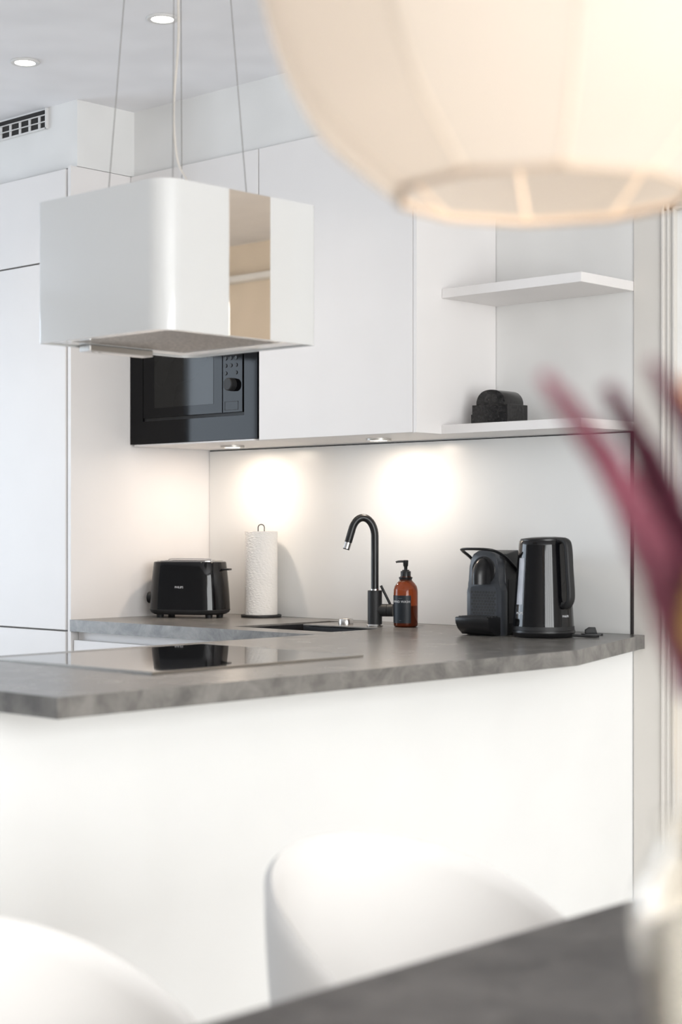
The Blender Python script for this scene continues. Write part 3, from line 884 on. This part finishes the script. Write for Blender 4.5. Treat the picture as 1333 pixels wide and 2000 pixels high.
# underside frame around the filter
fx0, fx1, fy0, fy1 = HX0 + 0.060, HX1 - 0.035, HY0 + 0.045, HY1 - 0.075
bm = NB()
fin = [(fx1, fy1), (fx0, fy1), (fx0, fy0), (fx1, fy0)]
up = HZ0 + 0.003
ov = [bm.verts.new((x, y, up)) for x, y in inn2]
iv = [bm.verts.new((x, y, up)) for x, y in fin]
ov2 = [bm.verts.new((x, y, up + 0.006)) for x, y in inn2]
iv2 = [bm.verts.new((x, y, up + 0.006)) for x, y in fin]
q = n // 4
for lv_o, lv_i in ((ov, iv), (ov2, iv2)):
    for k in range(4):
        seg = lv_o[k * q:(k + 1) * q]
        mid = len(seg) // 2
        for s0, s1 in zip(seg, seg[1:]): bm.faces.new((s0, s1, lv_i[k]))
        bm.faces.new((seg[-1], lv_o[((k + 1) * q) % n], lv_i[(k + 1) % 4], lv_i[k]))
for lo_, hi_ in ((ov, ov2), (iv, iv2)):
    for i in range(len(lo_)):
        j = (i + 1) % len(lo_); bm.faces.new((lo_[i], lo_[j], hi_[j], hi_[i]))
obj('underside_frame', L(bm, t), 'hood_white', t)
bm = NB()   # filter of fine bars
nb = 44
for k in range(nb):
    y = fy0 + 0.004 + (fy1 - fy0 - 0.008) * k / (nb - 1)
    box(bm, fx0 + 0.002, fx1 - 0.002, y - 0.0024, y + 0.0024, up + 0.001, up + 0.004)
for k in range(40):
    x = fx0 + 0.004 + (fx1 - fx0 - 0.008) * k / 39
    box(bm, x - 0.0024, x + 0.0024, fy0 + 0.002, fy1 - 0.002, up + 0.002, up + 0.005)
fl = obj('grease_filter', L(bm, t), 'filter_mesh', t)
obj('filter_backing', L(box(NB(), fx0, fx1, fy0, fy1, up + 0.006, up + 0.012), t), 'steel_dark', t)
bm = NB(); box(bm, fx0 - 0.042, fx0 - 0.004, HY0 + 0.10, HY1 - 0.16, HZ0 - 0.012, HZ0 + 0.003, 0.002)
lb = obj('light_bar', L(bm, t), 'steel', t)
for yy in (HY0 + 0.115, HY0 + 0.135, HY1 - 0.175):
    bm = NB(); lathe(bm, [(0, -0.0005), (0.0045, -0.0005), (0.005, 0.001)], 12, (fx0 - 0.012, yy, HZ0 - 0.0125))
    obj('screw', L(bm, t), 'steel_dark', lb)
o = obj('mirror_strip', L(box(NB(), HX1 - 0.001, HX1 + 0.0015, -1.466, -1.346, HZ0 + 0.0005, HZ1 - 0.0005, 0.0004), t), 'mirror_bronze', t)
o['label'] = 'vertical mirrored strip'
for sx in (-1, 1):
    for sy in (-1, 1):
        bm = NB()
        tube(bm, [(HC[0] + sx * 0.108, HC[1] + sy * 0.108, HZ1 - 0.004), (HC[0] + sx * 0.072, HC[1] + sy * 0.072, CEIL - 0.02)], 0.0012, 6)
        obj('suspension_wire', L(bm, t), 'cable_steel', t, True)
cp_ = spline([(HC[0] + 0.05, HC[1] - 0.005, HZ1 - 0.004), (HC[0] + 0.045, HC[1] - 0.012, HZ1 + 0.04), (HC[0] + 0.022, HC[1] - 0.02, HZ1 + 0.09), (HC[0] + 0.012, HC[1] - 0.022, HZ1 + 0.2),
              (HC[0] + 0.008, HC[1] - 0.005, HZ1 + 0.35), (HC[0] + 0.002, HC[1], HZ1 + 0.45), (HC[0], HC[1], CEIL - 0.02)], 6)
bm = NB(); tube(bm, cp_, 0.0029, 8)
obj('power_cord', L(bm, t), 'cable_clear', t, True)
bm = NB(); prism(bm, rrect(HC[0] - 0.11, HC[0] + 0.11, HC[1] - 0.11, HC[1] + 0.11, 0.01, 3), CEIL - 0.03, CEIL - 0.0005)
obj('ceiling_plate', L(bm, t), 'hood_white', t)

# ------------------------------------------------------------------ ceiling downlights, vent
for (x, y, lab) in ((0.843, -0.941, 'round recessed ceiling downlight right beside the hood wires'),
                    (0.235, -0.941, 'round recessed ceiling downlight above the air vent, farther left')):
    t = thing('downlight', lab, 'light', (x, y, CEIL - 0.006), 0, 'recessed ceiling downlights')
    bm = NB(); lathe(bm, [(0.029, 0.0055), (0.030, 0.001), (0.040, 0.0), (0.0425, 0.002), (0.0425, 0.0055)], 40)
    obj('ring', bm, 'ring_white', t, True)
    bm = NB(); lathe(bm, [(0, 0.0015), (0.0285, 0.0015), (0.0285, 0.005), (0, 0.005)], 32)
    obj('lens', bm, 'lens_glow', t)
    spot('lamp', (0, 0, -0.006), 6.0, (1.0, 0.86, 0.70), 120, 0.8, t, size=0.03)

t = thing('air_vent', 'white air vent grille set high in the wall above the tall cabinet', 'vent', (-0.35, -0.57, 2.48))
VY = -0.5695
VX0, VX1, VZ0, VZ1 = -0.60, -0.150, 2.484, 2.546
obj('shade_backing', L(box(NB(), VX0 + 0.002, VX1 - 0.002, VY - 0.0015, VY, VZ0 + 0.002, VZ1 - 0.001), t), 'vent_shade', t)  # thin dark sheet painted as the shade behind the grille bars
bm = NB()
box(bm, VX1 - 0.004, VX1 + 0.002, VY - 0.010, VY, VZ0 - 0.003, VZ1 + 0.002); box(bm, VX0 - 0.002, VX0 + 0.004, VY - 0.010, VY, VZ0 - 0.003, VZ1 + 0.002)
box(bm, VX0, VX1, VY - 0.010, VY, VZ0 - 0.003, VZ0 + 0.002)
obj('frame', L(bm, t), 'vent_white', t)
for z in (2.505, 2.5265):
    obj('rail', L(box(NB(), VX0 + 0.004, VX1 - 0.004, VY - 0.010, VY - 0.006, z - 0.0014, z + 0.0014), t), 'vent_white', t)
k = 0
while VX1 - 0.042 - k * 0.0525 > VX0 + 0.02:
    x = VX1 - 0.042 - k * 0.0525
    obj('divider', L(box(NB(), x - 0.005, x + 0.005, VY - 0.005, VY - 0.0016, VZ0 + 0.002, 2.5265), t), 'vent_white', t)
    k += 1

# ------------------------------------------------------------------ dining table and chairs
t = thing('dining_table', 'dark grey stone-look dining table in the foreground', 'table', (3.53, -2.85, 0))
obj('tabletop', L(box(NB(), 3.10, 3.96, -3.75, -1.90, 0.722, 0.750, 0.002), t), 'table_stone', t)
for x in (3.17, 3.89):
    for y in (-3.66, -1.99):
        obj('leg', L(box(NB(), x - 0.03, x + 0.03, y - 0.03, y + 0.03, 0.0, 0.7215, 0.003), t), 'black_matte', t)
for y in (-3.66, -1.99):
    obj('crossbar', L(box(NB(), 3.205, 3.855, y - 0.02, y + 0.02, 0.68, 0.7215), t), 'black_matte', t)

def make_chair(label, loc):
    t = thing('tub_chair', label, 'chair', loc, 0, 'cream tub chairs at the table')
    A_, B_, ZT, DROP, PH = 0.26, 0.25, 0.742, 0.17, 1.95
    bm = NB()
    nu, nv = 48, 14
    grid = []
    for i in range(nu + 1):
        f = -PH + 2 * PH * i / nu
        top = ZT - DROP * (abs(f) / PH) ** 2
        col = []
        for j in range(nv + 1):
            v = j / nv
            z = 0.40 + (top - 0.40) * v
            s = 0.90 + 0.10 * math.sin(min(1, v * 1.0) * PI / 2)
            col.append((-A_ * s * math.cos(f), B_ * s * math.sin(f), z))
        grid.append(col)
    th = 0.020
    def inner(p):
        x, y, z = p; k = 1 - th / max(0.05, math.hypot(x, y)); return (x * k, y * k, z)
    Vo = [[bm.verts.new(p) for p in c] for c in grid]
    Vi = [[bm.verts.new(inner(p)) for p in c] for c in grid]
    mid = []
    for i in range(nu + 1):
        x, y, z = grid[i][-1]; k = 1 - 0.5 * th / math.hypot(x, y)
        mid.append(bm.verts.new((x * k, y * k, z + 0.009)))
    for i in range(nu):
        for j in range(nv):
            bm.faces.new((Vo[i][j], Vo[i + 1][j], Vo[i + 1][j + 1], Vo[i][j + 1]))
            bm.faces.new((Vi[i][j], Vi[i][j + 1], Vi[i + 1][j + 1], Vi[i + 1][j]))
        bm.faces.new((Vo[i][-1], Vo[i + 1][-1], mid[i + 1], mid[i])); bm.faces.new((mid[i], mid[i + 1], Vi[i + 1][-1], Vi[i][-1]))
        bm.faces.new((Vo[i][0], Vi[i][0], Vi[i + 1][0], Vo[i + 1][0]))
    for i in (0, nu):
        for j in range(nv): bm.faces.new((Vo[i][j], Vo[i][j + 1], Vi[i][j + 1], Vi[i][j]))
        bm.faces.new((Vo[i][-1], mid[i], Vi[i][-1]))
    obj('backrest', bm, 'chair_shell', t, True, angle=70)
    bm = NB(); prism(bm, rrect(-0.195, 0.215, -0.205, 0.205, 0.09, 8), 0.395, 0.455, 'xy', 0.018, 4)
    obj('seat', bm, 'chair_shell', t, True)
    for sx in (-1, 1):
        for sy in (-1, 1):
            bm = NB(); tube(bm, [(sx * 0.13, sy * 0.13, 0.396), (sx * 0.20, sy * 0.19, 0.0)], [0.017, 0.011], 14)
            obj('leg', bm, 'chair_leg', t, True)
    return t
make_chair('cream tub chair with rounded back nearer the kettle end of the table', (2.78, -2.09, 0))
make_chair('cream tub chair in the bottom left corner of the picture', (2.78, -2.81, 0))

# ------------------------------------------------------------------ pendant lamp
LX, LY = 3.519, -2.884
t = thing('pendant_lamp', 'large cream fabric pendant lamp hanging over the dining table', 'lamp', (LX, LY, 1.437))
tocam = math.atan2(-3.857 - LY, 4.235 - LX)
prof = [(1.437, 0.107), (1.448, 0.121), (1.464, 0.141), (1.490, 0.168), (1.53, 0.191), (1.575, 0.205), (1.62, 0.210), (1.67, 0.204), (1.71, 0.190), (1.75, 0.166), (1.785, 0.134), (1.805, 0.108)]
prof = [(v.x, v.y) for v in spline([(a_, b_, 0) for a_, b_ in prof], 3)]
NP = 10
for k in range(NP):
    a0 = tocam + math.radians(6.8 + 36 * k); a1 = a0 + math.radians(36)
    bm = NB()
    uvl = bm.loops.layers.uv.new('UVMap')
    nu = 12
    g = []
    for (z, r) in prof:
        row = []
        for i in range(nu + 1):
            f = i / nu
            p = Vector((math.cos(a0), math.sin(a0))) * (1 - f) + Vector((math.cos(a1), math.sin(a1))) * f
            p = p * (r * (1 + 0.030 * math.sin(PI * f)))
            row.append(bm.verts.new((p.x, p.y, z - 1.437)))
        g.append(row)
    for j in range(len(g) - 1):
        for i in range(nu):
            f = bm.faces.new((g[j][i], g[j][i + 1], g[j + 1][i + 1], g[j + 1][i]))
            for lp_, (uu, vv) in zip(f.loops, ((i, j), (i + 1, j), (i + 1, j + 1), (i, j + 1))):
                lp_[uvl].uv = (uu / nu, vv / len(g))
    obj('fabric_panel', bm, 'shade_fabric', t, True, angle=80)
    bm = NB(); tube(bm, [(math.cos(a0) * (r - 0.0015), math.sin(a0) * (r - 0.0015), z - 1.437) for z, r in prof], 0.0016, 6)
    obj('rib', bm, 'rib_cream', t, True)
for (z, r) in ((0.0, 0.107), (1.805 - 1.437, 0.108)):
    bm = NB()
    pts = [(r * math.cos(tocam + math.radians(6.8 + 36 * k)), r * math.sin(tocam + math.radians(6.8 + 36 * k)), z) for k in range(11)]
    tube(bm, pts, 0.0030, 8, False)
    obj('rim_ring', bm, 'fabric_rim', t, True)
bm = NB()
for k in range(3):
    a = tocam + 2 * PI * k / 3
    tube(bm, [(0.10 * math.cos(a), 0.10 * math.sin(a), 0.368), (0, 0, 0.375)], 0.0018, 6)
obj('spider', bm, 'fabric_rim', t)
bm = NB(); lathe(bm, [(0, 0.18), (0.020, 0.186), (0.030, 0.205), (0.030, 0.222), (0.018, 0.25), (0.013, 0.262), (0, 0.262)], 24)
obj('bulb', bm, 'bulb_glow', t, True)
bm = NB(); lathe(bm, [(0, 0.262), (0.019, 0.262), (0.019, 0.33), (0.006, 0.345), (0, 0.345)], 24)
obj('socket', bm, 'print_white', t, True)
bm = NB(); tube(bm, [(0, 0, 0.345), (0, 0, CEIL - 1.437 - 0.02)], 0.003, 8)
obj('cord', bm, 'print_white', t, True)
bm = NB(); lathe(bm, [(0, CEIL - 1.437 - 0.025), (0.05, CEIL - 1.437 - 0.025), (0.055, CEIL - 1.437 - 0.001), (0, CEIL - 1.437 - 0.001)], 32)
obj('canopy', bm, 'print_white', t, True)
point('lamp', (0, 0, 0.16), 1.4, (1.0, 0.90, 0.80), 0.05, t)

# ------------------------------------------------------------------ vase and dried grasses
VXc, VYc = 3.8184, -3.1508
t = thing('glass_vase', 'clear glass bottle vase of dried grasses at the lower right corner', 'vase', (VXc, VYc, 0.7503))
ext = [(0.0, 0.0), (0.024, 0.0), (0.0275, 0.004), (0.0285, 0.03), (0.0305, 0.12), (0.0345, 0.205), (0.0385, 0.243), (0.0400, 0.262), (0.0385, 0.277), (0.0315, 0.291), (0.0270, 0.300), (0.0285, 0.310)]
inn = [(0.0268, 0.3095), (0.0253, 0.300), (0.0297, 0.2895), (0.0365, 0.276), (0.0382, 0.262), (0.0367, 0.244), (0.0327, 0.205), (0.0287, 0.12), (0.0267, 0.032), (0.024, 0.010), (0.0, 0.008)]
bm = NB(); lathe(bm, ext + inn, 48)
obj('glass', bm, 'vase_glass', t, True, angle=60)

def plume(name, label, cat, pts, plume_len, width, mat, seed, hairs=1500, stiff=0.35):
    """a dried stem: pts run from the tip down into the vase; the plume covers the first part of the path"""
    rnd = random.Random(seed)
    base = Vector(pts[-1])
    t = thing(name, label, cat, base, 0, 'dried grasses in the glass vase')
    path = spline([Vector(p) - base for p in pts], 10)
    bm = NB(); tube(bm, path[::-1], [0.0016] * (len(path) - 6) + [0.0011] * 6, 6)
    obj('stem', bm, 'stem_tan', t, True)
    acc = [0.0]
    for a_, b_ in zip(path, path[1:]): acc.append(acc[-1] + (b_ - a_).length)
    def at(s):
        for i in range(len(acc) - 1):
            if acc[i + 1] >= s:
                f = (s - acc[i]) / max(1e-9, acc[i + 1] - acc[i])
                return path[i].lerp(path[i + 1], f), (path[i] - path[i + 1]).normalized()
        return path[-1], (path[-2] - path[-1]).normalized()
    bm = NB()
    for h in range(hairs):
        s = plume_len * rnd.random() ** 0.9
        p, up = at(s)
        u = s / plume_len
        w = width * (0.30 + 0.70 * min(1.0, u * 1.7) ** 0.8) * (1.0 if u < 0.85 else (1.0 - 3.0 * (u - 0.85)))
        d = Vector((rnd.gauss(0, 1), rnd.gauss(0, 1), rnd.gauss(0, 1)))
        d = (d - up * d.dot(up)).normalized()
        ln = w * rnd.uniform(0.6, 1.15)
        tip = p + d * ln + up * (ln * rnd.uniform(0.5, 1.6))
        side = up.cross(d).normalized() * (0.0009 + 0.0005 * rnd.random())
        mid_ = p.lerp(tip, 0.55) + d * (0.12 * ln)
        v = [bm.verts.new(p - side * 0.6), bm.verts.new(p + side * 0.6), bm.verts.new(mid_ + side), bm.verts.new(tip), bm.verts.new(mid_ - side)]
        bm.faces.new(v)
    me = bpy.data.meshes.new('plume'); bm.to_mesh(me); bm.free(); me.materials.append(MATS[mat])
    o = bpy.data.objects.new('plume', me); COL.objects.link(o); o.parent = t
    return t

def into_vase(k):
    a = k * 1.05
    return [(VXc + 0.013 * math.cos(a), VYc + 0.013 * math.sin(a), 1.058), (VXc - 0.015 * math.cos(a), VYc - 0.015 * math.sin(a), 0.772)]
plume('grass_stem', 'burgundy dried grass plume leaning farthest left, tip before the white shelf', 'dried grass',
      [(3.7584, -3.2073, 1.2703), (3.7706, -3.1958, 1.2483), (3.7831, -3.1841, 1.2232), (3.7919, -3.1757, 1.1976), (3.7996, -3.1685, 1.1683), (3.8062, -3.1623, 1.1292)] + into_vase(3.4), 0.170, 0.0108, 'plume_rose', 1, 4200)
plume('grass_stem', 'dark burgundy dried grass plume, middle one of the three wine-coloured plumes', 'dried grass',
      [(3.7466, -3.1359, 1.2687), (3.7596, -3.1307, 1.2443), (3.7714, -3.1264, 1.2181), (3.7841, -3.1281, 1.1872), (3.7943, -3.1323, 1.1519)] + into_vase(2.2), 0.165, 0.0120, 'plume_wine', 2, 5500)
plume('grass_stem', 'burgundy dried grass plume cut by the right edge, highest tip', 'dried grass',
      [(3.8125, -3.1976, 1.2733), (3.8166, -3.1868, 1.2567), (3.8212, -3.1756, 1.2333), (3.8221, -3.1611, 1.1952)] + into_vase(4.6), 0.13, 0.0095, 'plume_wine', 3, 4500)
plume('grass_stem', 'peach dried grass tuft at the right edge beside the burgundy plumes', 'dried grass',
      [(3.7879, -3.1246, 1.2756), (3.789, -3.1236, 1.2589), (3.7962, -3.1306, 1.2203), (3.806, -3.139, 1.15)] + into_vase(1.0), 0.030, 0.0085, 'plume_peach', 4, 900)
plume('grass_stem', 'mustard dried grass tuft low at the right edge above the vase', 'dried grass',
      [(3.8222, -3.1747, 1.1786), (3.8229, -3.1741, 1.1596), (3.8210, -3.1690, 1.1354)] + into_vase(0.0), 0.045, 0.0085, 'plume_mustard', 5, 900)
